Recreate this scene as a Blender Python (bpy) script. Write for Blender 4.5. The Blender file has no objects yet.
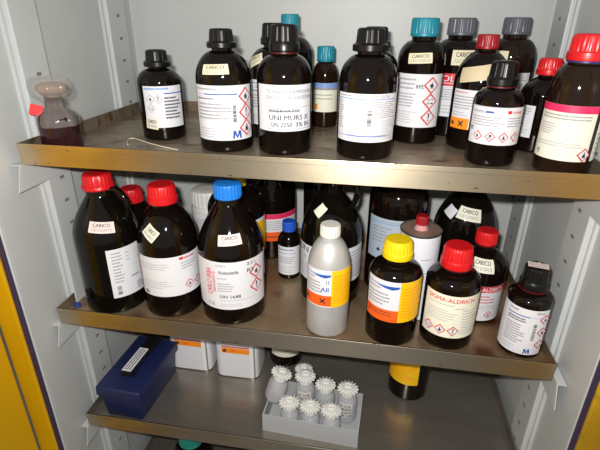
import bpy, bmesh, math, random
from mathutils import Vector, Matrix
random.seed(7)
S = bpy.context.scene
COL = S.collection
PI = math.pi

# ------------------------------------------------------------------ helpers
def lin(c):
    return tuple((v/255/12.92 if v/255 <= .04045 else ((v/255+.055)/1.055)**2.4) for v in c) + (1,)

MATS = {}
def mat(name, rgb, rough=.5, metal=0, spec=.5, **kw):
    if name in MATS: return MATS[name]
    m = bpy.data.materials.new(name); m.use_nodes = True
    b = m.node_tree.nodes['Principled BSDF']
    b.inputs['Base Color'].default_value = lin(rgb)
    b.inputs['Roughness'].default_value = rough
    b.inputs['Metallic'].default_value = metal
    b.inputs['Specular IOR Level'].default_value = spec
    for k, v in kw.items():
        b.inputs[k.replace('_', ' ')].default_value = v
    MATS[name] = m
    return m

def noise_mat(name, ca, cb, scale=8, lo=.35, hi=.65, rough=.4, metal=0, stretch=(1, 1, 1), rough2=None, bump=0, detail=6, cc=None, scale2=3, lo2=.55, hi2=.7):
    """two (or three) colours mixed by noise in object space: wear, grime and stains with a shape of their own"""
    if name in MATS: return MATS[name]
    m = mat(name, ca, rough, metal); nt = m.node_tree; N = nt.nodes; L = nt.links
    b = N['Principled BSDF']
    tc = N.new('ShaderNodeTexCoord'); mp = N.new('ShaderNodeMapping'); mp.inputs['Scale'].default_value = stretch
    L.new(tc.outputs['Object'], mp.inputs['Vector'])
    def ramp(sc, l, h, det):
        n = N.new('ShaderNodeTexNoise'); n.inputs['Scale'].default_value = sc; n.inputs['Detail'].default_value = det
        L.new(mp.outputs[0], n.inputs['Vector'])
        r = N.new('ShaderNodeMapRange'); r.inputs['From Min'].default_value = l; r.inputs['From Max'].default_value = h
        L.new(n.outputs['Fac'], r.inputs['Value']); return r.outputs[0]
    f = ramp(scale, lo, hi, detail)
    mx = N.new('ShaderNodeMix'); mx.data_type = 'RGBA'
    mx.inputs['A'].default_value = lin(ca); mx.inputs['B'].default_value = lin(cb)
    L.new(f, mx.inputs['Factor']); out = mx.outputs['Result']
    if cc:
        f2 = ramp(scale2, lo2, hi2, 8)
        m2 = N.new('ShaderNodeMix'); m2.data_type = 'RGBA'; m2.inputs['B'].default_value = lin(cc)
        L.new(f2, m2.inputs['Factor']); L.new(out, m2.inputs['A']); out = m2.outputs['Result']
    L.new(out, b.inputs['Base Color'])
    if rough2 is not None:
        mr = N.new('ShaderNodeMapRange'); mr.inputs['To Min'].default_value = rough; mr.inputs['To Max'].default_value = rough2
        L.new(f, mr.inputs['Value']); L.new(mr.outputs[0], b.inputs['Roughness'])
    if bump:
        bp = N.new('ShaderNodeBump'); bp.inputs['Strength'].default_value = bump; bp.inputs['Distance'].default_value = .002
        L.new(f, bp.inputs['Height']); L.new(bp.outputs[0], b.inputs['Normal'])
    return m

AMBER = mat('amber_glass', (15, 9, 7), .06, 0, .36)
AMBERB = mat('brown_glass', (32, 19, 12), .07, 0, .36)
GREENB = mat('dark_green_glass', (12, 10, 7), .06, 0, .36)
MAROON = mat('maroon_glass', (42, 20, 22), .1, 0, .5)
BLACKP = mat('black_plastic', (15, 15, 16), .3, 0, .35)
GREYP = mat('grey_plastic', (86, 89, 97), .4)
TEAL = mat('teal_plastic', (22, 128, 148), .4)
TEALG = mat('teal_green_plastic', (30, 130, 118), .4)
RED = mat('red_plastic', (206, 24, 30), .35)
DKRED = mat('dark_red_plastic', (150, 16, 26), .4)
RINGR = mat('dark_red_seal_plastic', (78, 7, 15), .4)
BLUE = mat('blue_plastic', (30, 122, 215), .38)
BLUED = mat('deep_blue_plastic', (30, 82, 190), .38)
YELLOWP = mat('yellow_plastic', (232, 200, 20), .4)
WHITEP = mat('white_plastic', (214, 212, 206), .4)
PAPER = mat('white_paper', (216, 215, 219), .55, 0, .3)
CREAM = mat('cream_paper', (222, 212, 180), .6, 0, .3)
IVORY = mat('ivory_paper', (226, 224, 205), .55, 0, .3)
PINKP = mat('pinkish_paper', (226, 208, 202), .6, 0, .3)
BLUEP = mat('bluish_paper', (168, 181, 194), .55, 0, .3)
INK = mat('black_ink', (48, 46, 52), .6)
GINK = mat('grey_ink', (146, 144, 150), .6)
LINK = mat('pale_ink', (178, 177, 181), .6)
RINK = mat('red_ink', (205, 30, 45), .5)
PINK = mat('pink_ink', (222, 40, 92), .5)
ORNG = mat('orange_ink', (238, 92, 20), .5)
LORNG = mat('light_orange_ink', (242, 140, 14), .5)
YELL = mat('yellow_ink', (236, 186, 12), .5)
BINK = mat('blue_ink', (30, 80, 168), .5)
PBINK = mat('pale_blue_ink', (120, 150, 205), .5)

def link(name, bm, m, parent=None, smooth=True, angle=40):
    me = bpy.data.meshes.new(name)
    bm.normal_update()
    if smooth:
        ca = math.radians(angle)
        for f in bm.faces: f.smooth = True
        for e in bm.edges:
            if len(e.link_faces) == 2 and e.calc_face_angle(0) > ca: e.smooth = False
    bm.to_mesh(me); bm.free()
    for x in (m if isinstance(m, (list, tuple)) else [m]): me.materials.append(x)
    o = bpy.data.objects.new(name, me); COL.objects.link(o)
    if parent is not None: o.parent = parent
    return o

def tag(o, label=None, cat=None, group=None, kind=None):
    if label: o['label'] = label
    if cat: o['category'] = cat
    if group: o['group'] = group
    if kind: o['kind'] = kind
    return o

def thing(name, label, cat, loc, rotz=0, group=None, rot=None):
    o = bpy.data.objects.new(name, None); COL.objects.link(o)
    o.empty_display_size = .02
    o.location = loc; o.rotation_euler = rot if rot else (0, 0, rotz)
    return tag(o, label, cat, group)

def box(bm, x0, x1, y0, y1, z0, z1, mi=0):
    v = [bm.verts.new((x, y, z)) for z in (z0, z1) for y in (y0, y1) for x in (x0, x1)]
    for q in ((0, 2, 3, 1), (4, 5, 7, 6), (0, 1, 5, 4), (2, 6, 7, 3), (0, 4, 6, 2), (1, 3, 7, 5)):
        bm.faces.new([v[i] for i in q]).material_index = mi
    return v

def bevel(bm, w, seg=2):
    bmesh.ops.bevel(bm, geom=bm.edges[:], offset=w, segments=seg, affect='EDGES', profile=.5)

def lathe(bm, prof, seg=48, rad=None, close_top=True, close_bot=True, mi=0):
    """prof: list of (r,z[,ribbed]); rad(angle) multiplies the radius on ribbed rings"""
    rings = []
    for p in prof:
        r, z = p[0], p[1]; rb = len(p) > 2 and p[2]
        ring = []
        for i in range(seg):
            a = 2*PI*i/seg
            rr = r*(rad(a, i) if (rad and rb) else 1)
            ring.append(bm.verts.new((rr*math.sin(a), -rr*math.cos(a), z)))
        rings.append(ring)
    for A, B in zip(rings, rings[1:]):
        for i in range(seg):
            j = (i+1) % seg
            bm.faces.new((A[i], A[j], B[j], B[i])).material_index = mi
    if close_bot: bm.faces.new(rings[0][::-1]).material_index = mi
    if close_top: bm.faces.new(rings[-1]).material_index = mi

def tube(bm, pts, r, seg=10, caps=True):
    pts = [Vector(p) for p in pts]; rings = []
    up = Vector((0, 0, 1))
    for i, p in enumerate(pts):
        d = (pts[min(i+1, len(pts)-1)]-pts[max(i-1, 0)]).normalized()
        a = d.cross(up)
        if a.length < 1e-3: a = d.cross(Vector((0, 1, 0)))
        a.normalize(); b = a.cross(d).normalized()
        rings.append([bm.verts.new(p+(a*math.cos(2*PI*k/seg)+b*math.sin(2*PI*k/seg))*r) for k in range(seg)])
    for A, B in zip(rings, rings[1:]):
        for i in range(seg): bm.faces.new((A[i], A[(i+1) % seg], B[(i+1) % seg], B[i]))
    if caps: bm.faces.new(rings[0][::-1]); bm.faces.new(rings[-1])

def spline(P, n=8):
    out = []
    P = [Vector(p) for p in P]; Q = [P[0]]+P+[P[-1]]
    for i in range(1, len(Q)-2):
        for k in range(n):
            t = k/n; a, b, c, d = Q[i-1:i+3]
            out.append(.5*((2*b)+(c-a)*t+(2*a-5*b+4*c-d)*t*t+(3*b-a-3*c+d)*t**3))
    out.append(P[-1]); return out

# ------------------------------------------------------------------ lettering
_glyph = {}
def text_mesh(s):
    if s in _glyph: return _glyph[s]
    cu = bpy.data.curves.new('t', 'FONT'); cu.body = s; cu.size = 1;  cu.resolution_u = 2
    o = bpy.data.objects.new('t', cu); COL.objects.link(o)
    bpy.context.view_layer.update()
    me = bpy.data.meshes.new_from_object(o.evaluated_get(bpy.context.evaluated_depsgraph_get()))
    vs = [tuple(v.co[:2]) for v in me.vertices]; fs = [tuple(p.vertices) for p in me.polygons]
    bpy.data.objects.remove(o); bpy.data.curves.remove(cu); bpy.data.meshes.remove(me)
    x0 = min(v[0] for v in vs); x1 = max(v[0] for v in vs); y0 = min(v[1] for v in vs); y1 = max(v[1] for v in vs)
    vs = [((x-x0)/(x1-x0), (y-y0)/(y1-y0)) for x, y in vs]
    _glyph[s] = (vs, fs, (x1-x0)/(y1-y0)); return _glyph[s]

class Surf:
    """a bottle's outline, to lay paper on it"""
    def __init__(s, prof):
        s.p = [(q[0], q[1]) for q in prof]; s.s = [0]
        for a, b in zip(s.p, s.p[1:]): s.s.append(s.s[-1]+math.hypot(b[0]-a[0], b[1]-a[1]))
    def s_of_z(s, z):
        for i in range(1, len(s.p)):
            if s.p[i][1] >= z and s.p[i][1] > s.p[i-1][1]:
                t = (z-s.p[i-1][1])/(s.p[i][1]-s.p[i-1][1]); return s.s[i-1]+max(0, t)*(s.s[i]-s.s[i-1])
        return s.s[-1]
    def at(s, q):
        q = min(max(q, 0), s.s[-1])
        for i in range(1, len(s.s)):
            if s.s[i] >= q:
                d = s.s[i]-s.s[i-1]; t = (q-s.s[i-1])/d if d else 0
                (r0, z0), (r1, z1) = s.p[i-1], s.p[i]; n = (z1-z0, -(r1-r0)); l = math.hypot(*n) or 1
                return r0+t*(r1-r0), z0+t*(z1-z0), n[0]/l, n[1]/l
    def pt(s, ang, q, eps):
        r, z, nr, nz = s.at(q); r += nr*eps; z += nz*eps
        return (r*math.sin(ang), -r*math.cos(ang), z)

class Paper:
    """one label as one mesh: the sheet and everything printed on it. u runs left to right, v top to bottom, both 0..1"""
    def __init__(s, surf, ang, z, w, h, rot=0, sheet=PAPER, skew=0):
        s.sf, s.a0, s.w, s.h, s.rot, s.skew = surf, math.radians(ang), w, h, math.radians(rot), skew
        s.s0 = surf.s_of_z(z); s.R = max(surf.at(s.s0)[0], .004)
        s.bm = bmesh.new(); s.mats = []
        s.rect(0, 0, 1, 1, sheet, .0004)
    def mi(s, m):
        if m not in s.mats: s.mats.append(m)
        return s.mats.index(m)
    def P(s, u, v, eps):
        a = (u-.5)*s.w; b = (.5-v)*s.h + s.skew*(u-.5)*s.w
        c, d = math.cos(s.rot), math.sin(s.rot); a, b = a*c-b*d, a*d+b*c
        return s.bm.verts.new(s.sf.pt(s.a0+a/s.R, s.s0+b, eps))
    def rect(s, u0, v0, u1, v1, m, eps=.0008):
        if isinstance(m, str): m = MATS[m]
        nx = max(1, int(abs(u1-u0)*s.w/.003)); ny = max(1, int(abs(v1-v0)*s.h/.004))
        k = s.mi(m)
        g = [[s.P(u0+(u1-u0)*i/nx, v0+(v1-v0)*j/ny, eps) for i in range(nx+1)] for j in range(ny+1)]
        for j in range(ny):
            for i in range(nx): s.bm.faces.new((g[j][i], g[j+1][i], g[j+1][i+1], g[j][i+1])).material_index = k
    def emit(s, V, F, m, eps):
        """flat outlines in (u,v), cut into narrow strips so that they follow the curve"""
        k = s.mi(m); b = bmesh.new(); vv = [b.verts.new((u*s.w, v*s.h, 0)) for u, v in V]
        for f in F:
            try: b.faces.new([vv[i] for i in f])
            except ValueError: pass
        x0 = min(v.co.x for v in vv); x1 = max(v.co.x for v in vv); step = .0025
        n = int((x1-x0)/step)
        for q in range(1, n+1):
            bmesh.ops.bisect_plane(b, geom=b.verts[:]+b.edges[:]+b.faces[:], plane_co=(x0+(x1-x0)*q/(n+1), 0, 0), plane_no=(1, 0, 0))
        mp = {}
        for f in b.faces:
            for v in f.verts:
                if v not in mp: mp[v] = s.P(v.co.x/s.w, v.co.y/s.h, eps)
            try: s.bm.faces.new([mp[v] for v in f.verts]).material_index = k
            except ValueError: pass
        b.free()
    def poly(s, pts, m, eps=.0008): s.emit(pts, [range(len(pts))], m, eps)
    def text(s, t, u0, v0, u1, v1, m=INK, vert=False, eps=.0011):
        """fit the words into the rectangle; vert: reading upwards"""
        vs, fs, asp = text_mesh(t)
        if t == 'M':
            return [s.poly([(u0+(u1-u0)*x, v1+(v0-v1)*y) for x, y in q], m, eps) for q in (((0, 0), (.2, 0), (.3, 1), (.08, 1)), ((.08, 1), (.34, 1), (.56, .1), (.44, .1)), ((.66, 1), (.92, 1), (.56, .1), (.44, .1)), ((.8, 0), (1, 0), (.92, 1), (.7, 1)))]
        if vert: V = [(u0+(u1-u0)*(1-y), v1+(v0-v1)*x) for x, y in vs]
        else: V = [(u0+(u1-u0)*x, v1+(v0-v1)*y) for x, y in vs]
        s.emit(V, fs, m, eps)
        if max(abs(v1-v0)*s.h, 0) > .003: s.emit([(u+.00035/s.w, v+.0001/s.h) for u, v in V], fs, m, eps+.0001)   # heavier strokes for the larger words
    def lines(s, u0, v0, u1, v1, n, m=GINK, fill=.38, ragged=.35):
        """small print too small to read in the photo: rows of word-long strokes"""
        dv = (v1-v0)/n
        for i in range(n):
            end = u1-(u1-u0)*random.random()*ragged; u = u0
            while u < end-.01:
                w = min((.02+.05*random.random())*.05/max(s.w, .03), end-u)
                s.rect(u, v0+dv*i+dv*(1-fill)/2, u+w, v0+dv*i+dv*(1+fill)/2, m, .0009); u += w+.012*.05/max(s.w, .03)
    def bars(s, u0, v0, u1, v1, n=14, horiz=False, m=INK):
        for i in range(n):
            t = i/n; w = (.3+.5*random.random())/n
            if horiz: s.rect(u0, v0+(v1-v0)*t, u1, v0+(v1-v0)*(t+w), m, .0009)
            else: s.rect(u0+(u1-u0)*t, v0, u0+(u1-u0)*(t+w), v1, m, .0009)
    def diamond(s, u, v, d, sign='flame', border=RINK):
        """red-edged hazard diamond, d = half diagonal in metres"""
        du, dv = d/s.w, d/s.h
        q = lambda k: [(u-du*k, v), (u, v+dv*k), (u+du*k, v), (u, v-dv*k)]
        s.poly(q(1), border, .0009); s.poly(q(.78), PAPER, .0012)
        S_ = {'flame': [[(-.16, -.26), (.16, -.26), (.24, -.02), (.13, .1), (.06, .42), (-.06, .1), (-.14, .2), (-.24, -.02)], [(-.26, -.36), (.26, -.36), (.26, -.31), (-.26, -.31)]],
              'excl': [[(-.06, -.18), (.06, -.18), (.12, .5), (-.12, .5)], [(-.09, -.45), (.09, -.45), (.09, -.28), (-.09, -.28)]],
              'corr': [[(-.45, -.3), (-.05, -.3), (-.05, -.2), (-.45, -.2)], [(.05, -.3), (.45, -.3), (.3, -.1), (.05, -.2)], [(-.4, .25), (-.1, .1), (-.1, .2), (-.38, .35)], [(.1, .25), (.4, .1), (.4, .2), (.12, .35)], [(-.25, -.1), (-.2, -.1), (-.2, .05), (-.25, .05)]],
              'health': [[(-.22, -.38), (.22, -.38), (.2, .06), (.08, .14), (-.08, .14), (-.2, .06)], [(-.08, .18), (.08, .18), (.1, .38), (-.1, .38)]],
              'skull': [[(-.2, 0), (.2, 0), (.25, .3), (.1, .45), (-.1, .45), (-.25, .3)], [(-.4, -.35), (-.3, -.4), (.4, -.05), (.35, 0)], [(.4, -.35), (.3, -.4), (-.4, -.05), (-.35, 0)]]}[sign]
        for pl in S_: s.poly([(u+x*du, v-y*dv) for x, y in pl], INK, .0014)
    def cross(s, u, v, d):
        du, dv = d/s.w, d/s.h
        for sg in (1, -1):
            s.poly([(u+x*du, v-sg*y*dv) for x, y in ((-1, -.7), (-.65, -1), (1, .7), (.65, 1))], INK, .0012)
    def flame(s, u, v, d):
        du, dv = d/s.w, d/s.h
        s.poly([(u+x*du, v-y*dv) for x, y in ((-.7, -.8), (.7, -.8), (.9, -.1), (.5, .3), (.2, 1), (-.15, .3), (-.4, .6), (-.9, -.1))], INK, .0012)
    def done(s, name, parent): return link(name, s.bm, s.mats, parent, smooth=True, angle=60)

# ------------------------------------------------------------------ bottles
def bottle_profile(r, H, zs, zn, zc, rn, mix):
    c = min(.006, r*.14); pts = [(r*.6, .0015), (r*.78, 0), (r-c, 0)]
    for i in range(1, 5):
        a = PI/2*i/4; pts.append((r-c+c*math.sin(a), c-c*math.cos(a)))
    z0, z1 = zs*H, zn*H
    for i in range(1, 4): pts.append((r, c+(z0-c)*i/3))
    n = 14
    for i in range(1, n+1):
        t = i/n
        rd = rn+(r-rn)*math.cos(t*PI/2); zd = z0+(z1-z0)*math.sin(t*PI/2)
        re = rn+(r-rn)*(.5+.5*math.cos(PI*t)); ze = z0+(z1-z0)*t
        pts.append((rd*(1-mix)+re*mix, zd*(1-mix)+ze*mix))
    pts.append((rn, zc*H+.004)); pts.append((rn*.9, zc*H+.004))
    return pts

def cap_mesh(kind, rc, z0, z1, fl=None):
    bm = bmesh.new(); h = z1-z0
    if kind == 'flange':      # wide skirt below, ribbed barrel above
        f = fl or 1.25
        prof = [(rc*f*.96, z0), (rc*f, z0+h*.04), (rc*f, z0+h*.27), (rc*(f*.6+.4), z0+h*.33), (rc*1.03, z0+h*.36, 1), (rc*1.01, z0+h*.42, 1),
                (rc*.95, z0+h*.86, 1), (rc*.93, z0+h*.93, 1), (rc*.88, z0+h*.975), (rc*.8, z1), (rc*.66, z1), (rc*.62, z1-h*.04)]
        lathe(bm, prof, 96, lambda a, i: 1+(.018 if i % 8 < 4 else -.018))
    elif kind == 'skirt':     # gently flared skirt, many fine ribs
        prof = [(rc*1.1, z0), (rc*1.12, z0+h*.1), (rc*1.1, z0+h*.3), (rc*1.02, z0+h*.36, 1), (rc*.99, z0+h*.84, 1), (rc*.94, z0+h*.95), (rc*.86, z1), (rc*.4, z1)]
        lathe(bm, prof, 96, lambda a, i: 1+(.018 if i % 4 < 2 else -.018))
    elif kind == 'low':       # low smooth dome with a bead at the bottom
        prof = [(rc*1.08, z0), (rc*1.12, z0+h*.12), (rc*1.06, z0+h*.26), (rc, z0+h*.3, 1), (rc*.97, z0+h*.8, 1), (rc*.9, z0+h*.94), (rc*.78, z1), (rc*.3, z1)]
        lathe(bm, prof, 96, lambda a, i: 1+(.015 if i % 4 < 2 else -.015))
    else:                     # straight ribbed screw cap
        prof = [(rc*.99, z0), (rc*1.02, z0+h*.04), (rc*1.02, z0+h*.14), (rc, z0+h*.17, 1), (rc*.985, z0+h*.9, 1), (rc*.95, z0+h*.97), (rc*.88, z1), (rc*.3, z1)]
        lathe(bm, prof, 96, lambda a, i: 1+(.02 if i % 4 < 2 else -.02))
    return bm

PAPERS = {}
def bottle(loc, r, H, shape, cap, label, group, glass=AMBER, name='reagent_bottle', cat='bottle', ring=None, body_name='glass_body', papers=(), handle=None, capname=None):
    """shape = (cylinder top, neck base, cap bottom) as fractions of H, neck radius / r, S-curve mix"""
    zs, zn, zc, rnf, mix = shape
    t = thing(name, label, cat, loc, 0, group)
    pr = bottle_profile(r, H, zs, zn, zc, r*rnf, mix)
    bm = bmesh.new(); lathe(bm, pr, 56); link(body_name, bm, glass, t)
    kind, rcf, cm = cap[:3]; fl = cap[3] if len(cap) > 3 else None
    c = link('screw_cap', cap_mesh(kind, r*rcf, zc*H, H, fl), cm, t, angle=25); c['label'] = capname or (cm.name.replace('_plastic', '').replace('_', ' ')+' ribbed screw cap')
    if ring:
        bm = bmesh.new(); z = zc*H; rr = r*rnf
        lathe(bm, [(rr, z-.0032), (rr*1.07+.0012, z-.0028), (rr*1.07+.0012, z-.0005), (rr, z-.0003)], 48, close_top=False, close_bot=False)
        q = link('neck_ring', bm, ring, t); q['label'] = ring.name.replace('_plastic', '').replace('_', ' ')+' tamper ring under the cap'
    sf = Surf(pr)
    for fn in papers: fn(sf, t, r, H)
    if handle is not None:
        bm = bmesh.new(); a = math.radians(handle); ex = Vector((math.sin(a), -math.cos(a), 0))
        rn = r*rnf
        k = 1.3
        P = [ex*(rn*.8)+Vector((0, 0, zc*H-.004)), ex*(rn+.014*k)+Vector((0, 0, zc*H-.001)), ex*(rn+.026*k)+Vector((0, 0, zc*H-.014*k)),
             ex*(rn+.028*k)+Vector((0, 0, zc*H-.032*k)), ex*(rn+.02*k)+Vector((0, 0, zc*H-.05*k)), ex*(rn*.9)+Vector((0, 0, zc*H-.062*k))]
        tube(bm, spline(P, 6), .0062, 12); h = link('handle', bm, glass, t); h['label'] = 'glass finger loop beside the neck'
    return t

def label(aL, aR, zT, zB, draw, sheet=PAPER, name='label', skew=0, what='printed paper label'):
    def f(sf, t, r, H):
        p = Paper(sf, (aL+aR)/2, (zT+zB)/2, math.radians(aR-aL)*r, zT-zB, 0, sheet, skew)
        draw(p); o = p.done(name, t); o['label'] = what
    return f
def sticker(ang, z, w, h, rot=0, sheet=CREAM, text='CARICO', ink=INK, what='small inventory sticker'):
    def f(sf, t, r, H):
        p = Paper(sf, ang, z, w, h, rot, sheet)
        if text:
            p.text(text, .16, .14, .84, .46, ink); p.text('12/12/2012', .14, .58, .88, .82, GINK)
        o = p.done('sticker', t); o['label'] = what
    return f
def cap_strip(rot, wf, hf, rcf, sheet=CREAM, inks=True):
    def f(sf, t, r, H):
        bm = bmesh.new(); rc = r*rcf; c, s = math.cos(math.radians(rot)), math.sin(math.radians(rot))
        def quad(x0, y0, x1, y1, z, mi):
            vs = [bm.verts.new((x*c-y*s, x*s+y*c, z)) for x, y in ((x0, y0), (x1, y0), (x1, y1), (x0, y1))]
            bm.faces.new(vs).material_index = mi
        quad(-rc*wf, -rc*hf, rc*wf, rc*hf, H+.0006, 0)
        if inks:
            for k in range(3):
                for j in range(6): quad(-rc*wf*.8+j*rc*wf*.27, rc*hf*(.5-.5*k)-.0006, -rc*wf*.8+j*rc*wf*.27+rc*wf*.2, rc*hf*(.5-.5*k)+.0006, H+.0009, 1)
        o = link('sticker', bm, [sheet, GINK], t, smooth=False); o['label'] = 'paper sticker across the top of the cap'
    return f

# ------------------------------------------------------------------ cabinet
W = .95; Z1, Z2, Z3, Z4 = .3402, 0., -.2871, -.632
LIP = .025; HT = .0378; DEP = .468; BACK = .4845
F1, F2, F3, F4 = Z1-LIP+.0004, Z2-LIP+.0004, Z3-LIP+.0004, Z4-LIP+.0004
XL, XR, YF = -.018, W+.018, -.0564
WALL = noise_mat('painted_steel_grey', (186, 188, 186), (178, 181, 181), 5, .3, .7, .45)
BACKM = noise_mat('painted_steel_back', (190, 192, 189), (182, 185, 184), 4, .3, .7, .45)
POST = noise_mat('painted_steel_post', (192, 194, 193), (182, 185, 185), 6, .3, .7, .45)
DARK = mat('slot_dark', (112, 115, 122), .7)
YEL = noise_mat('yellow_enamel', (210, 164, 4), (196, 148, 2), 4, .35, .7, .4, stretch=(1, 1, .5), cc=(96, 74, 14), scale2=9, lo2=.6, hi2=.74)
YEL2 = noise_mat('darker_yellow_enamel', (186, 146, 22), (158, 122, 24), 5, .35, .65, .5, cc=(88, 68, 20), scale2=14, lo2=.52, hi2=.68)  # right frame and door: darker yellow base than YEL, brown dirt blotches over it
GASK = mat('dark_purple_gasket', (52, 40, 66), .6)
def brushed(m, tang, aniso):
    nt = m.node_tree; b = nt.nodes['Principled BSDF']; c = nt.nodes.new('ShaderNodeCombineXYZ')
    for i in range(3): c.inputs[i].default_value = tang[i]
    nt.links.new(c.outputs[0], b.inputs['Tangent']); b.inputs['Anisotropic'].default_value = aniso
STEEL = {}
STEEL[1] = noise_mat('stainless_top', (168, 153, 134), (132, 116, 98), 7, .35, .65, .33, .72, (1, 2, 1), .46, 0, 6, (104, 80, 60), 20, .56, .7)
STEEL[2] = noise_mat('stainless_middle', (176, 156, 126), (142, 110, 80), 6, .38, .62, .28, .66, (1, 1, 1), .42, 0, 6, (92, 50, 28), 10, .5, .66)
STEEL[3] = noise_mat('stainless_lower', (160, 154, 144), (136, 131, 121), 6, .35, .7, .25, .75, (1, 3, 1), .36, 0)
LIPM = noise_mat('stainless_lip', (220, 204, 176), (200, 180, 146), 10, .35, .7, .33, 1, (1, 1, 2), .40, 0, 6, (124, 88, 54), 60, .66, .72)
LIPG = noise_mat('stainless_lip_grey', (206, 196, 178), (182, 168, 144), 10, .35, .7, .33, 1, (1, 1, 2), .40, 0, 6, (116, 88, 62), 60, .66, .72)
brushed(LIPM, (0, 0, 1), .62); brushed(LIPG, (0, 0, 1), .62)
for k in STEEL: brushed(STEEL[k], (0, 1, 0), .5)
BACKL = noise_mat('stainless_back', (150, 134, 114), (122, 104, 86), 9, .35, .7, .4, .6)

def struct(name, bm, m, **k): return tag(link(name, bm, m, **k), kind='structure')

bm = bmesh.new(); box(bm, XL-.012, XL, YF, BACK+.01, -.8, .95); struct('wall_left', bm, WALL, smooth=False)
bm = bmesh.new(); box(bm, XR, XR+.012, YF, BACK+.01, -.8, .95); struct('wall_right', bm, WALL, smooth=False)
bm = bmesh.new(); box(bm, XL-.012, XR+.012, BACK, BACK+.012, -.8, .95); struct('wall_back', bm, BACKM, smooth=False)
bm = bmesh.new(); box(bm, XL-.012, XR+.012, YF, BACK+.01, -.82, -.8); struct('floor', bm, WALL, smooth=False)
bm = bmesh.new(); box(bm, XL-.012, XR+.012, YF, BACK+.01, .95, .962); struct('ceiling', bm, WALL, smooth=False)

# slotted uprights: pressed channels standing off the side walls
n = 0
for side in (-1, 1):
    for (y0, y1, ys) in ((.058, .128, .097), (.356, .436, .398)):
        n += 1; bm = bmesh.new()
        xw = XL if side < 0 else XR; xi = xw-side*.0145
        # channel with folded front lip
        a, b = sorted((xw, xi)); box(bm, a, b, y0, y1, -.79, .945); bevel(bm, .0025, 2)
        box(bm, *sorted((xw, xw-side*.006)), y0-.007, y0+.001, -.79, .945)
        z = -.78
        while z < .93:
            
            if not (side < 0 and ys < .2 and z > Z1 and abs(z-.4555) > .025): box(bm, *sorted((xi+side*.002, xi-side*.0003)), ys-.006, ys+.006, z, z+.006, 1)
            z += .0488
        struct('trim_%d' % n, bm, [POST, DARK], smooth=False)

# front: white edge, purple door seal, yellow frame, open doors
for side in (-1, 1):
    n += 1; bm = bmesh.new(); xw = XL if side < 0 else XR; YF = -.0564 if side < 0 else -.047
    box(bm, *sorted((xw+side*.001, xw+side*.014)), YF-.006, YF, -.8, .95); bevel(bm, .002, 2); struct('trim_%d' % n, bm, POST, smooth=False)
    n += 1; bm = bmesh.new(); box(bm, *sorted((xw+side*.003, xw+side*.016)), YF-.011, YF-.006, -.8, .95); bevel(bm, .0015, 2); struct('trim_%d' % n, bm, GASK, smooth=False)
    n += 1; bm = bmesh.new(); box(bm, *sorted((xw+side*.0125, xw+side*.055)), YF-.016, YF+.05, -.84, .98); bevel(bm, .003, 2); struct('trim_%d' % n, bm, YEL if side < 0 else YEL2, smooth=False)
YF = -.0564
for side in (-1, 1):
    k = 1 if side < 0 else 2; xw = XL if side < 0 else XR
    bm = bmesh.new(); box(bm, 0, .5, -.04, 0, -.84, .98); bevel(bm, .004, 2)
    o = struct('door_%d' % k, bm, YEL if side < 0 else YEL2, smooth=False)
    o.location = (xw+side*.05, YF-.022, 0); ang = 93
    if side < 0: o.rotation_euler = (0, 0, math.radians(-ang)); 
    else:
        o.rotation_euler = (0, 0, math.radians(180+ang)); o.scale = (1, -1, 1)

# room the doors open into: floor under and in front of the cabinet
bm = bmesh.new(); box(bm, -2.5, 3.5, -3.2, 1.2, -.92, -.84)
tag(link('floor', bm, noise_mat('room_floor', (120, 116, 108), (106, 102, 95), 4, .35, .65, .5), smooth=False), kind='structure')

def shelf(z, dx, dy, m, lab, deep=DEP):
    t = thing('shelf_tray', lab, 'shelf', (dx, dy, z-HT), 0, 'steel shelf trays in the cabinet')
    g = .0016; up = HT-LIP
    bm = bmesh.new()
    box(bm, g, W-g, g, deep-g, up-.002, up)
    link('tray_floor', bm, m, t, smooth=False)
    bm = bmesh.new()
    # front apron: hem strip on top, face below, folded foot
    box(bm, 0, W, -.0016, .0016, HT-.009, HT); bevel(bm, .0006, 2)
    box(bm, 0, W, 0, .0014, 0, HT-.0085); box(bm, 0, W, .0014, .016, 0, .0014)
    q = link('front_lip', bm, LIPM if z == Z1 else LIPG, t, smooth=False); q['label'] = 'brassy brushed steel front lip with stains'
    for nm, xs in (('side_lip', (0, g)), ('side_lip', (W-g, W))):
        bm = bmesh.new(); box(bm, xs[0], xs[1], .0015, deep, 0, HT); link(nm, bm, m, t, smooth=False)
    bm = bmesh.new(); box(bm, g, W-g, deep-g, deep, 0, HT); link('back_lip', bm, BACKL, t, smooth=False)
    return t
shelf(Z1, 0, 0, STEEL[1], 'top steel shelf tray with a golden front lip')
shelf(Z2, -.0069, .0016, STEEL[2], 'middle steel shelf tray with a rust-stained floor')
shelf(Z3, 0, 0, STEEL[3], 'lower shiny steel shelf tray carrying the blue box')
shelf(Z4, 0, .05, STEEL[3], 'bottom steel shelf tray in shadow below the lower shelf', deep=.41)

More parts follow.
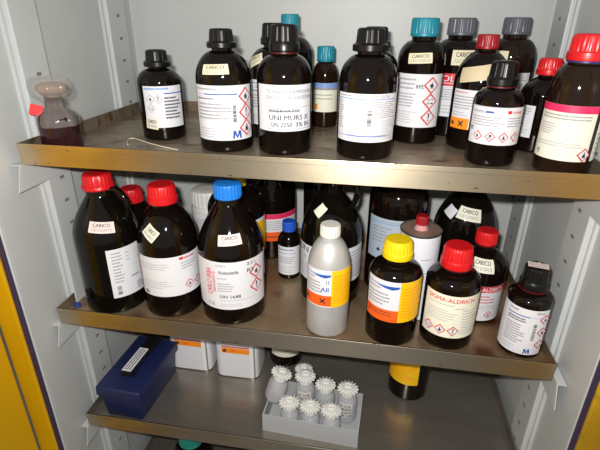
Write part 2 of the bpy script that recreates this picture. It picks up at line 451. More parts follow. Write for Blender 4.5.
for z, dx, nm in ((Z1, 0, 'top'), (Z2, -.005, 'middle'), (Z3, 0, 'lower')):
    for side in (-1, 1):
        t = thing('shelf_bracket', 'pale grey steel bracket under the %s end of the %s shelf' % ('left' if side < 0 else 'right', nm), 'bracket',
                  ((-.0005 if side < 0 else W+.0005)+dx*(side < 0), 0, z-HT-.0003), 0, 'steel shelf brackets on the side walls')
        bm = bmesh.new(); s = side
        vs = [(-.004, -.0012), (.43, -.0012), (.43, -.03), (.36, -.046), (.03, -.046), (-.018, -.044), (-.021, -.046), (-.02, -.040)]
        vs = [(-.004, 0), (.43, 0), (.43, -.046), (-.02, -.046)]
        A = [bm.verts.new((0, y, zz)) for y, zz in vs]; B = [bm.verts.new((s*.0018, y, zz)) for y, zz in vs]
        bm.faces.new(A); bm.faces.new(B[::-1])
        for i in range(4): bm.faces.new((A[i], B[i], B[(i+1) % 4], A[(i+1) % 4]))
        bmesh.ops.recalc_face_normals(bm, faces=bm.faces[:]); link('plate', bm, POST, t, smooth=False)
        bm = bmesh.new(); box(bm, *sorted((s*.0018, s*.0155)), -.006, .43 if False else .05, -.0025, 0); link('flange', bm, POST, t, smooth=False)

# ------------------------------------------------------------------ label artwork
def d_merck(p, m_logo=True, diamonds=3, bars=True):
    p.lines(.05, .03, .45, .10, 1, GINK); p.rect(.22, .145, .72, .165, BINK); p.rect(.05, .155, .22, .16, PBINK)
    p.lines(.06, .2, .5, .27, 1, INK, .3); p.lines(.06, .3, .62, .62, 5, GINK, .45); p.lines(.06, .76, .5, .96, 4, LINK, .4)
    if bars: p.bars(.64, .34, .69, .66, 12, True)
    for i, s in enumerate(('flame', 'excl', 'health')[:diamonds]): p.diamond(.86, .2+.29*i, .0155, s)
    if m_logo: p.text('M', .62, .82, .76, .97, BINK)
def d_t2(p):
    p.lines(.03, .03, .7, .09, 1, PBINK, .8); p.rect(.5, .16, 1, .185, BINK); p.lines(.5, .24, .95, .8, 7, INK, .5)
    p.diamond(.18, .3, .009, 'flame', LINK); p.diamond(.36, .3, .009, 'excl', LINK); p.diamond(.18, .52, .009, 'corr', LINK)
def d_t4(p):
    p.text('TETRAMETILAMMONIO', .2, .1, .97, .18, GINK); p.text('IDROSSIDO IN SOLUZIONE', .2, .22, .97, .3, GINK)
    p.lines(.2, .34, .7, .39, 1, LINK); p.rect(.2, .47, .98, .95, GINK); p.rect(.207, .48, .973, .94, PAPER, .001)
    p.text('RISERVATO', .25, .51, .72, .58, INK); p.rect(.24, .545, .74, .56, INK, .0012)
    p.text('UNI MURS X', .24, .64, .9, .75, INK); p.text('UN 2250', .27, .8, .6, .9, INK); p.text('3% IN', .66, .8, .92, .9, INK)
def d_t6(p):
    p.rect(0, 0, 1, .16, PBINK); p.rect(0, .16, 1, .24, GINK); p.lines(.1, .34, .8, .6, 2, GINK, .3); p.rect(.12, .72, .25, .92, LORNG)
def d_t7(p):
    p.rect(0, .1, .95, .118, PBINK); p.lines(.02, .02, .3, .08, 1, GINK); p.text('1115576', .56, .02, .8, .085, GINK)
    p.lines(.03, .14, .14, .74, 12, GINK, .5); p.lines(.6, .14, .97, .5, 9, GINK, .45); p.lines(.6, .52, .97, .95, 10, LINK, .45)
    p.bars(.5, .34, .56, .68, 12, True); p.rect(0, .87, .9, .885, PBINK); p.rect(.22, .86, .8, .88, BINK); p.text('2.5 l', .3, .9, .44, .95, GINK)
def d_t8(p):
    p.lines(.05, .06, .5, .3, 3, GINK); p.text('RPE', .42, .19, .56, .26, INK); p.lines(.05, .34, .45, .62, 5, GINK); p.lines(.05, .68, .5, .93, 5, LINK)
    for i, s in enumerate(('flame', 'corr', 'excl')): p.diamond(.72, .2+.3*i, .0155, s)
def d_t9(p):
    p.rect(0, 0, 1, .28, RINK); p.text('TOLUENE', .2, .04, .98, .18, PAPER); p.lines(.1, .19, .8, .25, 1, PAPER)
    p.lines(.1, .34, .9, .62, 5, GINK); p.lines(.1, .7, .7, .94, 3, LINK)
def d_t10(p):
    p.lines(.05, .04, .6, .1, 1, RINK); p.lines(.05, .14, .9, .5, 5, GINK); p.lines(.05, .55, .7, .68, 2, LINK)
    p.rect(0, .72, .66, 1, LORNG); p.flame(.12, .86, .0045); p.cross(.42, .86, .0055)
def d_t12(p):
    p.rect(0, .005, .62, .02, LINK); p.text('METHANOL', .05, .1, .28, .17, GINK); p.rect(.28, .11, .4, .16, BINK)
    p.rect(.6, .08, .66, .16, RINK); p.text('TITRIS', .67, .1, .85, .16, RINK)
    p.lines(.05, .24, .58, .52, 4, GINK); p.lines(.62, .24, .95, .52, 4, GINK); p.bars(.02, .55, .09, .66, 5, True)
    for i, s in enumerate(('flame', 'skull', 'health', 'excl')): p.diamond(.2+.2*i, .78, .0085, s)
    p.lines(.03, .92, .12, .97, 1, GINK)
def d_t13(p):
    p.lines(.1, .05, .9, .3, 3, GINK); p.lines(.1, .45, .9, .9, 5, LINK)
def d_t14(p):
    p.rect(0, 0, 1, .13, PINK); p.lines(.12, .16, .95, .27, 2, GINK, .5, .1); p.lines(.12, .33, .45, .55, 5, LINK, .6); p.lines(.12, .66, .9, .76, 2, LINK, .5, .1)
    for i in range(5):
        for j in range(5):
            if (i*3+j*5+i*j) % 3: p.rect(.14+.014*i, .83+.02*j, .154+.014*i, .85+.02*j, INK)
    p.diamond(.93, .87, .011, 'health')
def d_m15(p):
    p.lines(.1, .05, .35, .7, 10, GINK); p.lines(.42, .08, .55, .3, 3, LINK); p.text('CARLO ERBA', .78, .1, .9, .72, RINK, True); p.lines(.5, .6, .75, .66, 1, INK)
    p.bars(.12, .76, .22, .95, 9, True); p.rect(.62, .78, .85, .95, LINK)
def d_m17(p):
    p.rect(.62, .04, .68, .1, RINK); p.text('SIGMA-ALDRICH', .69, .05, .86, .1, RINK); p.lines(.05, .14, .6, .32, 3, LINK); p.lines(.64, .16, .9, .36, 3, GINK)
    p.lines(.05, .58, .5, .8, 4, LINK); p.diamond(.74, .76, .0105, 'flame'); p.diamond(.9, .76, .0105, 'excl'); p.bars(.05, .87, .14, .96, 6)
def d_m19(p):
    p.text('CARLO ERBA', .24, .14, .31, .7, RINK, True); p.text('REAGENTS', .325, .2, .355, .62, RINK, True)
    p.text('412413', .37, .05, .48, .09, GINK); p.text('2.5 l', .72, .04, .82, .1, INK); p.text('Acetonitrile', .4, .17, .62, .24, INK); p.text('RS', .72, .17, .8, .25, INK)
    p.lines(.38, .31, .55, .36, 1, GINK); p.lines(.38, .42, .58, .62, 4, GINK); p.text('UN 1648', .4, .68, .63, .75, INK); p.lines(.4, .78, .85, .82, 1, LINK); p.lines(.4, .86, .7, .94, 2, LINK)
    p.diamond(.84, .28, .0165, 'flame'); p.diamond(.84, .58, .0165, 'excl'); p.text('CE', .24, .86, .33, .93, GINK)
def d_m20(p): p.rect(0, .08, 1, 1, YELL); p.rect(0, 0, 1, .08, PAPER)
def d_m21(p):
    p.rect(0, 0, 1, .18, PINK); p.lines(.06, .24, .9, .6, 5, GINK); p.rect(0, .66, 1, 1, ORNG); p.lines(.2, .78, .9, .9, 1, INK)
def d_m22(p):
    p.lines(.08, .06, .8, .14, 1, INK); p.lines(.08, .2, .9, .26, 1, PBINK); p.lines(.08, .34, .85, .6, 4, GINK); p.lines(.08, .68, .8, .94, 4, LINK)
def d_m23(p):
    p.text('UN', .02, .04, .2, .2, INK); p.text('H 125', .02, .3, .16, .4, GINK); p.lines(.74, .1, .98, .9, 9, GINK); p.lines(.02, .5, .3, .9, 5, LINK); p.lines(.3, .1, .7, .9, 8, LINK)
def d_flu(p, cut=.6, orange_v=(.68, .93), sign=True):
    p.rect(cut, 0, 1, 1, YELL); p.lines(cut+.04, .12, .97, .9, 10, LORNG, .35)
    p.rect(0, .1, cut, .125, PBINK); p.poly([(cut*.35, .13), (cut*.97, .1), (cut*.97, .15), (cut*.8, .19)], BINK, .001)
    p.lines(.05, .16, cut*.6, .24, 1, GINK); p.lines(.05, .28, cut*.8, .62, 4, GINK, .45)
    p.rect(0, orange_v[0], cut, orange_v[1], ORNG)
def d_m24(p):
    d_flu(p, .55, (.67, .97)); p.cross(.40, .82, .006); p.flame(.06, .8, .005)
    p.text('11', .46, .24, .5, .35, BINK); p.text('All', .36, .44, .5, .56, BINK)
def d_m27(p): d_flu(p, .54, (.7, 1)); p.lines(.06, .74, .5, .87, 2, INK, .4)
def d_m25(p):
    p.rect(0, .1, 1, .12, PBINK); p.text('IgP-Rea', .5, .26, .78, .4, INK); p.text('Catalisi', .52, .46, .8, .56, INK); p.lines(.2, .04, .8, .09, 1, GINK)
    p.lines(.08, .18, .38, .6, 5, GINK); p.lines(.5, .64, .9, .94, 4, GINK); p.flame(.2, .76, .005)
def d_m26(p):
    p.lines(.55, .25, .75, .28, 1, GINK); p.lines(.6, .42, .8, .45, 1, LINK)
def d_m28(p):
    p.text('SIGMA-ALDRICH', .08, .06, .78, .15, RINK); p.lines(.08, .2, .5, .24, 1, GINK); p.lines(.5, .26, .68, .3, 1, GINK)
    p.lines(.08, .33, .55, .62, 5, LINK); p.lines(.62, .3, .94, .9, 9, LINK)
    for i, s in enumerate(('corr', 'health', 'excl')): p.diamond(.14+.19*i, .82, .011, s)
def d_m29(p):
    p.rect(0, 0, 1, .17, RINK); p.text('SIGMA-ALDRICH', .22, .03, .85, .14, PAPER); p.lines(.1, .24, .8, .5, 3, RINK, .35); p.lines(.1, .54, .8, .66, 2, LINK)
    p.diamond(.42, .82, .009, 'excl'); p.diamond(.66, .82, .009, 'flame')
def d_m31(p):
    p.lines(.22, .04, .42, .09, 1, INK); p.text('500 ml', .72, .03, .86, .08, GINK); p.rect(.2, .15, .62, .17, BINK); p.rect(.62, .155, .86, .163, PBINK)
    p.lines(.22, .2, .72, .3, 2, INK, .5); p.lines(.22, .34, .62, .78, 8, GINK, .5); p.lines(.22, .82, .5, .95, 3, LINK); p.bars(.72, .3, .78, .66, 12, True)
    for i, s in enumerate(('flame', 'health', 'corr')): p.diamond(.92, .2+.28*i, .0105, s)
    p.text('M', .64, .86, .76, .97, BINK)
def d_l36(p): p.lines(.1, .1, .9, .6, 4, GINK)
def d_l38(p):
    p.rect(.12, 0, 1, 1, YELL); p.lines(.2, .1, .95, .9, 12, LORNG, .4); p.rect(0, .55, .12, .95, RINK)

# ------------------------------------------------------------------ top shelf
G1 = 'reagent bottles on the top shelf'; G2 = 'reagent bottles on the middle shelf'; G3 = 'reagent bottles on the lower shelves'
bottle((.1799, .1931, F1), .0423, .1661, (.64, .80, .82, .42, .15), ('flange', .48, BLACKP), 'small amber bottle with black cap, leftmost of the labelled ones on the top shelf', G1,
       papers=(label(-21.5, 88, .104, .026, d_t2), sticker(-6, .034, .026, .021, -6, CREAM, 'CARICO')))
bottle((.3296, .1395, F1), .0492, .2057, (.60, .83, .85, .36, .1), ('flange', .42, BLACKP), 'amber bottle with black cap, blue letter M and cream shoulder sticker, on top shelf', G1,
       papers=(label(-56, 84, .1172, .0227, d_merck), sticker(1, .143, .047, .017, 2, CREAM, 'CARICO')))
bottle((.4406, .1402, F1), .0485, .2136, (.60, .78, .80, .44, .1), ('flange', .49, BLACKP, 1.1), 'amber bottle with black cap, red neck ring and handwritten label, on top shelf', G1, ring=RINGR,
       papers=(label(-53, 78, .1211, .0435, d_t4),))
bottle((.3990, .2450, F1), .049, .2145, (.62, .80, .82, .40, .1), ('flange', .45, BLACKP, 1.15), 'black-capped amber bottle half hidden behind the handwritten-label bottle', G1,
       papers=(sticker(-38, .150, .034, .02, 24, CREAM, 'CARICO'), label(-60, 60, .115, .03, d_merck)))
bottle((.4116, .3500, F1), .049, .2306, (.66, .82, .855, .36, .1), ('straight', .385, TEAL), 'tall amber bottle with teal cap, rearmost behind the handwritten-label bottle', G1,
       papers=(label(-60, 60, .13, .035, d_t8),))
bottle((.4880, .3610, F1), .0282, .1689, (.60, .80, .82, .6, .1), ('straight', .66, TEAL), 'slim small bottle with teal cap and cream label against the back wall', G1, glass=AMBERB,
       papers=(label(-60, 78, .096, .0345, d_t6, IVORY),))
bottle((.5867, .1376, F1), .0495, .2093, (.60, .81, .83, .42, .1), ('flange', .48, BLACKP), 'amber bottle with black cap and plain text label with blue lines, centre of top shelf', G1,
       papers=(label(-67, 74, .1115, .0322, d_t7),))
bottle((.5935, .2405, F1), .0448, .2098, (.62, .81, .83, .42, .1), ('flange', .48, BLACKP), 'black-capped amber bottle hidden behind the plain text label bottle', G1,
       papers=(label(-40, 88, .132, .035, d_merck, IVORY),))
bottle((.6814, .2642, F1), .0440, .2251, (.68, .83, .86, .50, .1), ('straight', .57, TEAL), 'amber bottle with teal cap and three stacked hazard diamonds on its label', G1,
       papers=(label(-63, 62, .1307, .033, d_t8), sticker(-8, .158, .044, .018, 3, CREAM, 'CARICO')))
bottle((.7590, .3450, F1), .048, .2259, (.66, .83, .86, .50, .1), ('straight', .56, GREYP), 'amber bottle with grey cap and red and white label, behind the orange-square bottle', G1,
       papers=(label(-80, 55, .1252, .0416, d_t9), sticker(6, .155, .046, .028, 0, CREAM, 'CARICO')))
bottle((.7905, .2362, F1), .049, .1994, (.58, .86, .88, .34, .2), ('straight', .38, DKRED), 'amber bottle with small red cap, cream shoulder label and orange hazard square', G1,
       papers=(label(-71, 0, .1086, .0389, d_t10), sticker(-22, .137, .064, .026, 10, mat('tan_paper', (204, 188, 152), .6), '')))
bottle((.8730, .3900, F1), .047, .2275, (.66, .83, .86, .50, .1), ('straight', .56, GREYP), 'amber bottle with grey cap in the back right of top shelf', G1, glass=AMBERB,
       papers=(label(-20, 45, .125, .07, d_t13),  sticker(-40, .158, .03, .016, 0, CREAM, '')))
bottle((.8005, .1310, F1), .0398, .1635, (.60, .75, .775, .50, .1), ('flange', .53, BLACKP, 1.13), 'short amber bottle with black cap and row of four hazard diamonds, front of top shelf', G1, ring=RINGR,
       papers=(label(-77, 70, .097, .0368, d_t12), cap_strip(20, .5, .3, .47)))
bottle((.9020, .2350, F1), .040, .1620, (.60, .80, .83, .40, .3), ('skirt', .48, RED), 'red-capped bottle tucked between the four-diamond bottle and the red-banded bottle', G1,
       papers=(label(-92, -30, .0839, .0272, d_t13),))
bottle((.9055, .0980, F1), .0418, .2051, (.60, .80, .825, .58, .1), ('skirt', .62, RED), 'large amber bottle with red cap and red-banded ivory label, right end of top shelf', G1, glass=AMBERB, ring=mat('dark_violet_plastic', (48, 44, 110), .4),
       papers=(label(-100, 27, .1085, .0255, d_t14, IVORY), label(38, 90, .1085, .0255, d_t13, IVORY)))

# stoppered flask under a clear plastic bag
t = thing('stoppered_flask', 'dark flask with a plastic-bagged stopper and red tag at the left end of top shelf', 'flask', (.0513, .05, F1))
bm = bmesh.new(); lathe(bm, [(.028, 0), (.0325, .001), (.034, .006), (.034, .056), (.0335, .062), (.03, .068), (.021, .0735), (.017, .077), (.0155, .096), (.0165, .0965)], 48); link('glass_body', bm, MAROON, t)
bm = bmesh.new(); lathe(bm, [(.012, .096), (.0135, .1), (.021, .103), (.026, .109), (.026, .115), (.018, .1195), (.005, .121)], 40)
q = link('stopper', bm, mat('brown_stopper', (134, 110, 90), .3), t); q['label'] = 'brown domed stopper'
bag = bpy.data.materials.new('clear_bag'); bag.use_nodes = True
nt = bag.node_tree; N = nt.nodes; b = N['Principled BSDF']; b.inputs['Base Color'].default_value = lin((190, 186, 180)); b.inputs['Roughness'].default_value = .15; b.inputs['Alpha'].default_value = .2
bm = bmesh.new()
def crump(a, i): return 1+.035*math.sin(5*a+1)+.03*math.sin(9*a+2.2)+.02*math.sin(16*a)
lathe(bm, [(.0355, .049, 1), (.0358, .054, 1), (.035, .06, 1), (.032, .068, 1), (.024, .075, 1), (.0185, .083, 1), (.0195, .09, 1), (.0265, .0955, 1), (.032, .1, 1), (.0345, .107, 1), (.0345, .115, 1), (.0325, .123, 1), (.028, .1275, 1), (.012, .1285, 1)], 72, crump, close_bot=False)
for v in bm.verts:
    if v.co.z > .085: v.co.x -= .004*(v.co.z-.085)/.04
q = link('plastic_bag', bm, bag, t, angle=80); q['label'] = 'crumpled clear plastic bag over neck and stopper'
bm = bmesh.new(); box(bm, -.0098, .0098, -.0008, .0008, -.0095, .0095); bevel(bm, .0005, 1)
q = link('tag', bm, mat('red_tag', (226, 52, 58), .45), t, smooth=False); q.location = (-.0205, -.0235, .0765); q.rotation_euler = (.1, .35, .6); q['label'] = 'small red tag'

# loose thread
bm = bmesh.new(); z = F1+.0012
tube(bm, spline([(.142, .109, z), (.131, .128, z), (.122, .150, z), (.128, .158, z), (.1476, .146, z), (.18, .126, z), (.2186, .1057, z), (.25, .092, z)], 8), .0009, 8)
tag(link('thread', bm, mat('pale_thread', (214, 206, 184), .6)), 'thin pale curled thread lying on the top shelf beside the small bottle', 'thread')

# ------------------------------------------------------------------ middle shelf
BIG = (.44, .88, .90, .36, .75)
bottle((.0755, .0920, F2), .0645, .2881, (.54, .855, .895, .38, .55), ('low', .43, RED), 'large dark handled jug with red cap at the left end of middle shelf', G2, glass=GREENB, name='reagent_jug', cat='jug', handle=82,
       papers=(label(26, 100, .148, .0385, d_m15), sticker(26, .194, .047, .022, -7, PINKP, 'CARICO')))
bottle((.0564, .2355, F2), .049, .2050, (.62, .82, .845, .44, .1), ('skirt', .50, RED), 'red-capped bottle hidden behind the handled jug at the left', G2)
bottle((.2045, .0981, F2), .0599, .2714, (.56, .84, .868, .38, .25), ('skirt', .44, RED), 'large dark bottle with red cap and tilted shoulder sticker, second from left on middle shelf', G2,
       papers=(label(-42, 95, .140, .052, d_m17), sticker(-8, .189, .030, .026, -38, IVORY, 'CARICO')))
bottle((.3365, .1025, F2), .0659, .2811, (.50, .865, .9, .36, .55), ('straight', .40, BLUE), 'large dark bottle with bright blue cap and two hazard diamonds', G2,
       papers=(label(-66, 86, .1444, .0385, d_m19), sticker(17, .186, .044, .021, 3, PINKP, 'CARICO')))
bottle((.3040, .2520, F2), .0655, .2480, (.68, .86, .885, .40, .1), ('skirt', .34, YELLOWP), 'dark bottle with yellow label hidden behind the blue-capped bottle', G2,
       papers=(label(38, 88, .1553, .07, d_m20),))
bottle((.3541, .3831, F2), .065, .300, (.50, .86, .89, .38, .3), ('skirt', .42, RED), 'large dark bottle with pink and orange banded label at the back of middle shelf', G2,
       papers=(label(-40, 82, .1252, .0526, d_m21),))
bottle((.4255, .2565, F2), .0261, .1424, (.64, .80, .83, .52, .1), ('straight', .58, BLUED), 'tiny amber bottle with deep blue cap and white label', G2,
       papers=(label(-60, 78, .086, .0132, d_m22),))
bottle((.5287, .2000, F2), .0652, .310, (.46, .78, .915, .30, .4), ('low', .40, RED), 'large dark handled jug standing behind the aluminium bottle', G2, glass=GREENB, name='reagent_jug', cat='jug', handle=62,
       papers=(label(-70, 85, .1377, .0566, d_m23), sticker(-28, .212, .020, .026, -32, IVORY, '', what='loose paper tag on the shoulder')))
bottle((.4836, .3900, F2), .045, .280, (.66, .84, .87, .40, .2), ('skirt', .48, BLACKP), 'dark bottle in shadow at the back, left of the handled jug', G2)
ALU = noise_mat('spun_aluminium', (196, 196, 194), (172, 172, 172), 30, .35, .7, .42, .4, (1, 1, .25), .55)
bottle((.5375, .0735, F2), .0410, .2245, (.58, .88, .90, .42, .2), ('straight', .45, WHITEP), 'matt aluminium bottle with white cap and orange cross label', G2, glass=ALU, body_name='metal_body',
       papers=(label(-68, 80, .1483, .0705, d_m24),))
bottle((.6668, .2650, F2), .0632, .300, (.70, .88, .9, .40, .2), ('skirt', .42, BLACKP), 'broad dark bottle with bluish label and no visible cap, behind the yellow-capped bottle', G2,
       papers=(label(-64, 82, .1835, .0879, d_m25, BLUEP),))
bottle((.6615, .0760, F2), .0485, .2043, (.67, .79, .835, .50, .1), ('skirt', .52, YELLOWP), 'amber bottle with yellow cap and yellow, white and orange label', G2,
       papers=(label(-72, 80, .1405, .0560, d_m27),))
bottle((.7677, .0829, F2), .0490, .1977, (.65, .76, .80, .50, .1), ('skirt', .52, RED), 'amber bottle with red cap and cream label with red lettering, front of middle shelf', G2, ring=RINGR,
       papers=(label(-70, 72, .1195, .0299, d_m28, IVORY),))
bottle((.8370, .1775, F2), .0480, .1890, (.60, .80, .86, .38, .3), ('straight', .42, RED), 'amber bottle with red cap, inventory sticker and red-topped label', G2, ring=RINGR,
       papers=(label(-75, 72, .0885, .0085, d_m29), sticker(-12, .131, .044, .028, -2, IVORY, 'CARICO')))
bottle((.8190, .3000, F2), .0672, .300, (.46, .80, .87, .34, .6), ('low', .40, RED), 'large dark bottle with two shoulder stickers behind the red-topped-label bottle', G2, glass=GREENB,
       papers=(sticker(-6, .190, .048, .028, -8, IVORY, 'CARICO'), sticker(-50, .188, .026, .024, -22, PAPER, '')))
bottle((.9021, .0730, F2), .0383, .1744, (.64, .73, .765, .58, .1), ('flange', .56, BLACKP, 1.13), 'amber bottle with black cap bearing a sticker, right end of middle shelf', G2, ring=RINGR,
       papers=(label(-96, 42, .1058, .0106, d_m31), cap_strip(-14, .8, .48, .54, PINKP)))

# white jar, printed tin
t = thing('plastic_jar', 'white wide-lidded plastic jar behind the blue-capped bottle', 'jar', (.1953, .36, F2), 0)
bm = bmesh.new(); lathe(bm, [(.040, 0), (.044, .003), (.045, .008), (.045, .115), (.044, .122), (.041, .127)], 48); link('body', bm, WHITEP, t)
link('lid', cap_mesh('straight', .042, .126, .168), mat('white_lid', (222, 220, 214), .4), t, angle=25)
pr = [(.045, .008), (.045, .06), (.045, .115)]
p = Paper(Surf(pr), 20, .07, .09, .08); p.lines(.1, .1, .9, .5, 6, GINK); p.lines(.1, .6, .8, .9, 4, LINK); q = p.done('label', t)

t = thing('metal_can', 'tall white metal can with brown top and small red stopper', 'can', (.7079, .1592, F2), 0)
TIN = mat('tin_rim', (150, 140, 130), .35, .9)
bm = bmesh.new(); lathe(bm, [(.0375, 0), (.0398, .001), (.0402, .003), (.0395, .005), (.0393, .012), (.0393, .186), (.0397, .188)], 56); link('can_body', bm, mat('white_tin', (222, 222, 226), .35), t)
bm = bmesh.new(); lathe(bm, [(.0395, .186), (.0405, .1875), (.0405, .1905), (.0393, .1918), (.0383, .1905)], 56, close_top=False, close_bot=False); link('rim', bm, TIN, t)
bm = bmesh.new(); lathe(bm, [(.0388, .188), (.0385, .1895), (.02, .1895), (.014, .190), (.002, .190)], 56, close_bot=False)
q = link('can_top', bm, noise_mat('brown_lid', (142, 116, 104), (124, 98, 86), 30, .35, .7, .45), t); q['label'] = 'brown recessed top'
bm = bmesh.new(); lathe(bm, [(.0135, .1885), (.0135, .192), (.0115, .1935), (.0115, .1995), (.0105, .2005)], 40); q = link('neck', bm, mat('pinkish_neck', (206, 150, 150), .4), t); q['label'] = 'pinkish plastic neck'
q = link('cap', cap_mesh('straight', .0118, .2, .2185), DKRED, t, angle=25); q['label'] = 'small red stopper cap'
p = Paper(Surf([(.0393, .012), (.0393, .1), (.0393, .186)]), -4, .1, .105, .172, 0, mat('can_print', (226, 226, 232), .4)); d_m26(p); p.done('label', t)

# blue scrap
bm = bmesh.new(); lathe(bm, [(.006, 0), (.0075, .0008), (.0075, .005), (.006, .0058), (.003, .0056)], 20)
q = tag(link('plastic_plug', bm, mat('ink_blue_plastic', (42, 58, 140), .4)), 'small blue plastic plug in the left front corner of middle shelf', 'plug'); q.location = (.0045, .047, F2)

# ------------------------------------------------------------------ lower shelf
# blue box with carrying handle
NAVY = mat('navy_plastic', (25, 34, 76), .42)
t = thing('storage_box', 'dark blue plastic box with black handle at the left end of lower shelf', 'box', (.0845, .106, F3), math.radians(-3))
def frustum(bm, w0, d0, w1, d1, z0, z1):
    A = [bm.verts.new((x*w0/2, y*d0/2, z0)) for x, y in ((-1, -1), (1, -1), (1, 1), (-1, 1))]
    B = [bm.verts.new((x*w1/2, y*d1/2, z1)) for x, y in ((-1, -1), (1, -1), (1, 1), (-1, 1))]
    bm.faces.new(A[::-1]); bm.faces.new(B)
    for i in range(4): bm.faces.new((A[i], A[(i+1) % 4], B[(i+1) % 4], B[i]))
bm = bmesh.new(); frustum(bm, .092, .166, .101, .178, 0, .072); bevel(bm, .006, 3); link('tub', bm, NAVY, t)
bm = bmesh.new(); frustum(bm, .112, .190, .109, .187, .067, .094); bevel(bm, .005, 3); link('lid', bm, NAVY, t)
bm = bmesh.new()
box(bm, -.0155, .0155, -.052, .082, .0985, .108); bevel(bm, .003, 2)
box(bm, -.0145, .0145, -.05, -.034, .0935, .099); box(bm, -.0145, .0145, .064, .08, .0935, .099)
q = link('handle', bm, mat('black_handle', (20, 20, 22), .3), t); q['label'] = 'black flat carrying handle'
bm = bmesh.new(); box(bm, -.0135, .010, -.047, .034, .108, .1085)
for i in range(3):
    y = -.042
    while y < .026:
        w = .003+.006*random.random(); box(bm, -.009+.006*i, -.0068+.006*i, y, y+w, .1085, .1087, 1); y += w+.002
q = link('label', bm, [PAPER, INK], q, smooth=False); q['label'] = 'white printed label strip'

def square_can(loc, rotz, lab, vent):
    t = thing('metal_can', lab, 'can', loc, rotz, 'white cans on the lower shelf')
    w, d, h, c = .112, .1, .2, .02
    pts = []
    for cx, cy, a0 in ((w/2-c, -d/2+c, -90), (w/2-c, d/2-c, 0), (-w/2+c, d/2-c, 90), (-w/2+c, -d/2+c, 180)):
        for i in range(7):
            a = math.radians(a0+15*i); pts.append((cx+c*math.cos(a), cy+c*math.sin(a)))
    def ext(bm, sc, z0, z1, mi=0):
        A = [bm.verts.new((x*sc, y*sc, z0)) for x, y in pts]; B = [bm.verts.new((x*sc, y*sc, z1)) for x, y in pts]
        k = len(pts)
        for i in range(k): bm.faces.new((A[i], A[(i+1) % k], B[(i+1) % k], B[i])).material_index = mi
        bm.faces.new(A[::-1]).material_index = mi; bm.faces.new(B).material_index = mi
    bm = bmesh.new(); ext(bm, 1, .002, h-.002); link('can_body', bm, mat('white_tin', (222, 222, 226), .35), t)
    for z in (0, h-.003):
        bm = bmesh.new(); ext(bm, 1.012, z, z+.003); link('rim', bm, TIN, t)
    bm = bmesh.new(); lathe(bm, [(.018, h), (.018, h+.018), (.015, h+.02), (.004, h+.02)], 32); q = link('cap', bm, BLACKP, t); q.location = (.02, 0, 0); q['label'] = 'black screw cap'
    # printed sheet on the front: orange hazard band, side seam
    bm = bmesh.new(); y = -d/2-.0004
    def fr(x0, x1, z0, z1, mi, e=0):
        bm.faces.new([bm.verts.new(v) for v in ((x0, y-e, z0), (x1, y-e, z0), (x1, y-e, z1), (x0, y-e, z1))]).material_index = mi
    fr(-w/2+c, w/2-c, .004, h-.006, 0); fr(-w/2+c, w/2-c, .079, .095, 1, .0003); fr(-w/2+c, w/2-c, .0965, .1, 2, .0003); fr(-w/2+c, w/2-c, .11, .13, 3, .0003)
    bm.faces.new([bm.verts.new((-w/2+c+.008+x*.006, y-.0006, .087+zz*.006)) for x, zz in ((-.7, -.8), (.7, -.8), (.9, -.1), (.5, .3), (.2, 1), (-.15, .3), (-.4, .6), (-.9, -.1))]).material_index = 3
    fr(-.012, 0, .0845, .0895, 4, .0006)
    b2 = bmesh.new(); box(b2, w/2-.011, w/2-.007, -d/2+.0025, -d/2+.006, .003, h-.003); link('side_seam', b2, mat('bright_tin', (216, 214, 208), .2, .9), t, smooth=False)
    q = link('label', bm, [PAPER, LORNG, RINK, INK, ORNG], t, smooth=False); q['label'] = 'white sheet with an orange flammable band'
    return t
square_can((.170, .2500, F3), 0, 'white metal can with orange band, nearer the blue box', 0)
square_can((.2985, .2425, F3), math.radians(1), 'white metal can with orange band, right of its twin beside the blue box', 0)

bottle((.4087, .2957, F3), .045, .20, (.62, .82, .85, .42, .1), ('skirt', .5, RED), 'dark bottle half seen behind the vial rack on lower shelf', G3,
       papers=(label(-45, 60, .0789, .0343, d_l36, IVORY),))
bottle((.7323, .2339, F3), .0475, .2, (.67, .79, .835, .5, .1), ('skirt', .52, YELLOWP), 'amber bottle with yellow label alone on the right of lower shelf', G3,
       papers=(label(-92, 22, .1492, .0513, d_l38),))
bottle((.1960, .1030, F4), .049, .236, (.66, .83, .855, .5, .1), ('straight', .62, TEALG), 'bottle with teal cap below the lower shelf, left of centre', G3,
       papers=(label(-60, 60, .13, .04, d_t8),))

# rack of vials
RACKM = mat('grey_foam', (168, 170, 172), .6)
t = thing('vial_rack', 'pale grey open rack box holding small vials, front of lower shelf', 'rack', (.514, .094, F3), math.radians(-3))
bm = bmesh.new(); w, d, h, th = .214, .112, .048, .003
box(bm, -w/2, w/2, -d/2, d/2, 0, .004); box(bm, -w/2, w/2, -d/2, -d/2+th, .004, h); box(bm, -w/2, w/2, d/2-th, d/2, .004, h)
box(bm, -w/2, -w/2+th, -d/2+th, d/2-th, .004, h); box(bm, w/2-th, w/2, -d/2+th, d/2-th, .004, h)
link('tray_box', bm, RACKM, t, smooth=False)
VIAL = bpy.data.materials.new('milky_vial'); VIAL.use_nodes = True
b = VIAL.node_tree.nodes['Principled BSDF']; b.inputs['Base Color'].default_value = lin((208, 210, 216)); b.inputs['Roughness'].default_value = .12; b.inputs['Alpha'].default_value = .38; b.inputs['Subsurface Weight'].default_value = 0
VCAP = mat('milky_white_cap', (218, 218, 214), .4)
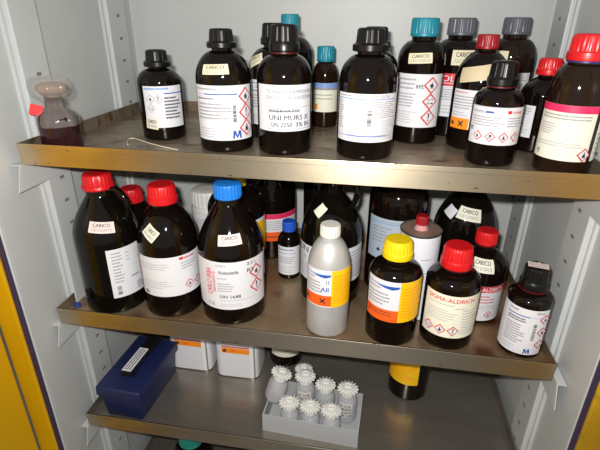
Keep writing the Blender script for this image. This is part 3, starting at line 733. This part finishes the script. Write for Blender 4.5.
def vial(loc, r, H, lab, rot=(0, 0, 0), paper=False, capr=None, liquid=None):
    capr = capr or r*.9
    t = thing('sample_vial', lab, 'vial', loc, 0, 'vials in the grey rack', rot)
    hb = H-.017
    pr = [(r*.55, .0004), (r*.72, 0), (r*.88, .0025), (r*.97, .007), (r, .012), (r, hb-.024), (r*.97, hb-.016), (r*.86, hb-.009), (r*.66, hb-.003), (r*.6, hb), (r*.6, hb+.006)]
    bm = bmesh.new(); lathe(bm, pr, 40); link('body', bm, VIAL, t)
    bm = bmesh.new()
    lathe(bm, [(capr*.72, hb-.003), (capr*.76, hb-.002), (capr*.78, hb+.006), (capr*.8, hb+.008, 1), (capr*.98, hb+.010, 1), (capr*.96, hb+.0145, 1), (capr*.74, hb+.017), (capr*.5, hb+.0178), (capr*.42, hb+.0165), (capr*.1, hb+.0165)], 96,
          lambda a, i: 1+(.22 if i % 6 == 0 else (.12 if i % 6 in (1, 5) else -.16)))
    c = link('gear_cap', bm, VCAP, t, angle=25); c['label'] = 'milky white cap with gear-like teeth'
    bm = bmesh.new(); box(bm, -capr*.34, capr*.34, -capr*.08, capr*.08, hb+.0165, hb+.0205); link('cap_ridge', bm, VCAP, c, smooth=False)
    if paper:
        p = Paper(Surf(pr), paper, hb*.56, r*1.5, hb*.52, 0, mat('milky_paper', (196, 194, 190), .5))
        for k, s in enumerate(('A 12 B', 'HNO3', '25 ppm', 'IV 14')): p.text(s, .12+.05*(k % 2), .08+.23*k, .8+.04*k, .22+.23*k, INK)
        p.done('label', t)
    return t
zv = F3+.0042
vial((.4610, .0705, zv), .0222, .068, 'sunken vial at the left of the front row in the rack')
vial((.5085, .0670, zv), .0222, .068, 'sunken vial in the middle of the front row in the rack')
vial((.5560, .0640, zv), .0222, .068, 'sunken vial at the right of the front row in the rack')
vial((.4190, .092, F3+.052), .0225, .078, 'vial leaning over the left wall of the rack', (math.radians(-6), math.radians(15), 0))
vial((.4775, .172, F3), .0205, .080, 'vial standing behind the rack beside the dark bottle')
vial((.4900, .1130, zv), .0222, .110, 'tall vial with handwriting in the middle of the rack', (0, 0, 0), paper=4)
vial((.5370, .1115, zv), .0222, .094, 'clear vial right of the handwritten one in the back row of the rack')
vial((.5880, .1080, zv), .0225, .094, 'vial with handwritten band in the right back corner of the rack', (0, 0, 0), paper=-6)

# ------------------------------------------------------------------ camera and light
R0 = ((0.9863317925068137, 0.16462026153812834, 0.007054401563134123), (0.07478506118649614, -0.40910818815994604, -0.9094161231272612), (-0.146822306594154, 0.8975135987112419, -0.4158275488886804))
CP = Vector((.60306, -.67103, .53755))
cd = bpy.data.cameras.new('camera'); co = bpy.data.objects.new('camera', cd); COL.objects.link(co)
rt, dn, fw = (Vector(r) for r in R0)
M = Matrix((rt, -dn, -fw)).transposed().to_4x4(); M.translation = CP
co.matrix_world = M; cd.sensor_width = 36; cd.sensor_fit = 'HORIZONTAL'; cd.lens = 451.54/600*36; cd.clip_start = .01
S.camera = co

ld = bpy.data.lights.new('camera_flash', 'AREA'); ld.shape = 'RECTANGLE'; ld.size = .03; ld.size_y = .015; ld.energy = 11.8; ld.color = (1, .985, .95)
lo = bpy.data.objects.new('camera_flash', ld); COL.objects.link(lo)
lm = Matrix((rt, -dn, -fw)).transposed().to_4x4(); lm.translation = CP-rt*.035-dn*.035-fw*.02; lo.matrix_world = lm

w = bpy.data.worlds.new('room_light'); S.world = w; w.use_nodes = True
bg = w.node_tree.nodes['Background']; bg.inputs[0].default_value = (.95, .97, 1, 1); bg.inputs[1].default_value = .36
S.view_settings.view_transform = 'Standard'; S.view_settings.look = 'None'; S.view_settings.gamma = 1; S.view_settings.exposure = 0
S.view_settings.use_curve_mapping = False
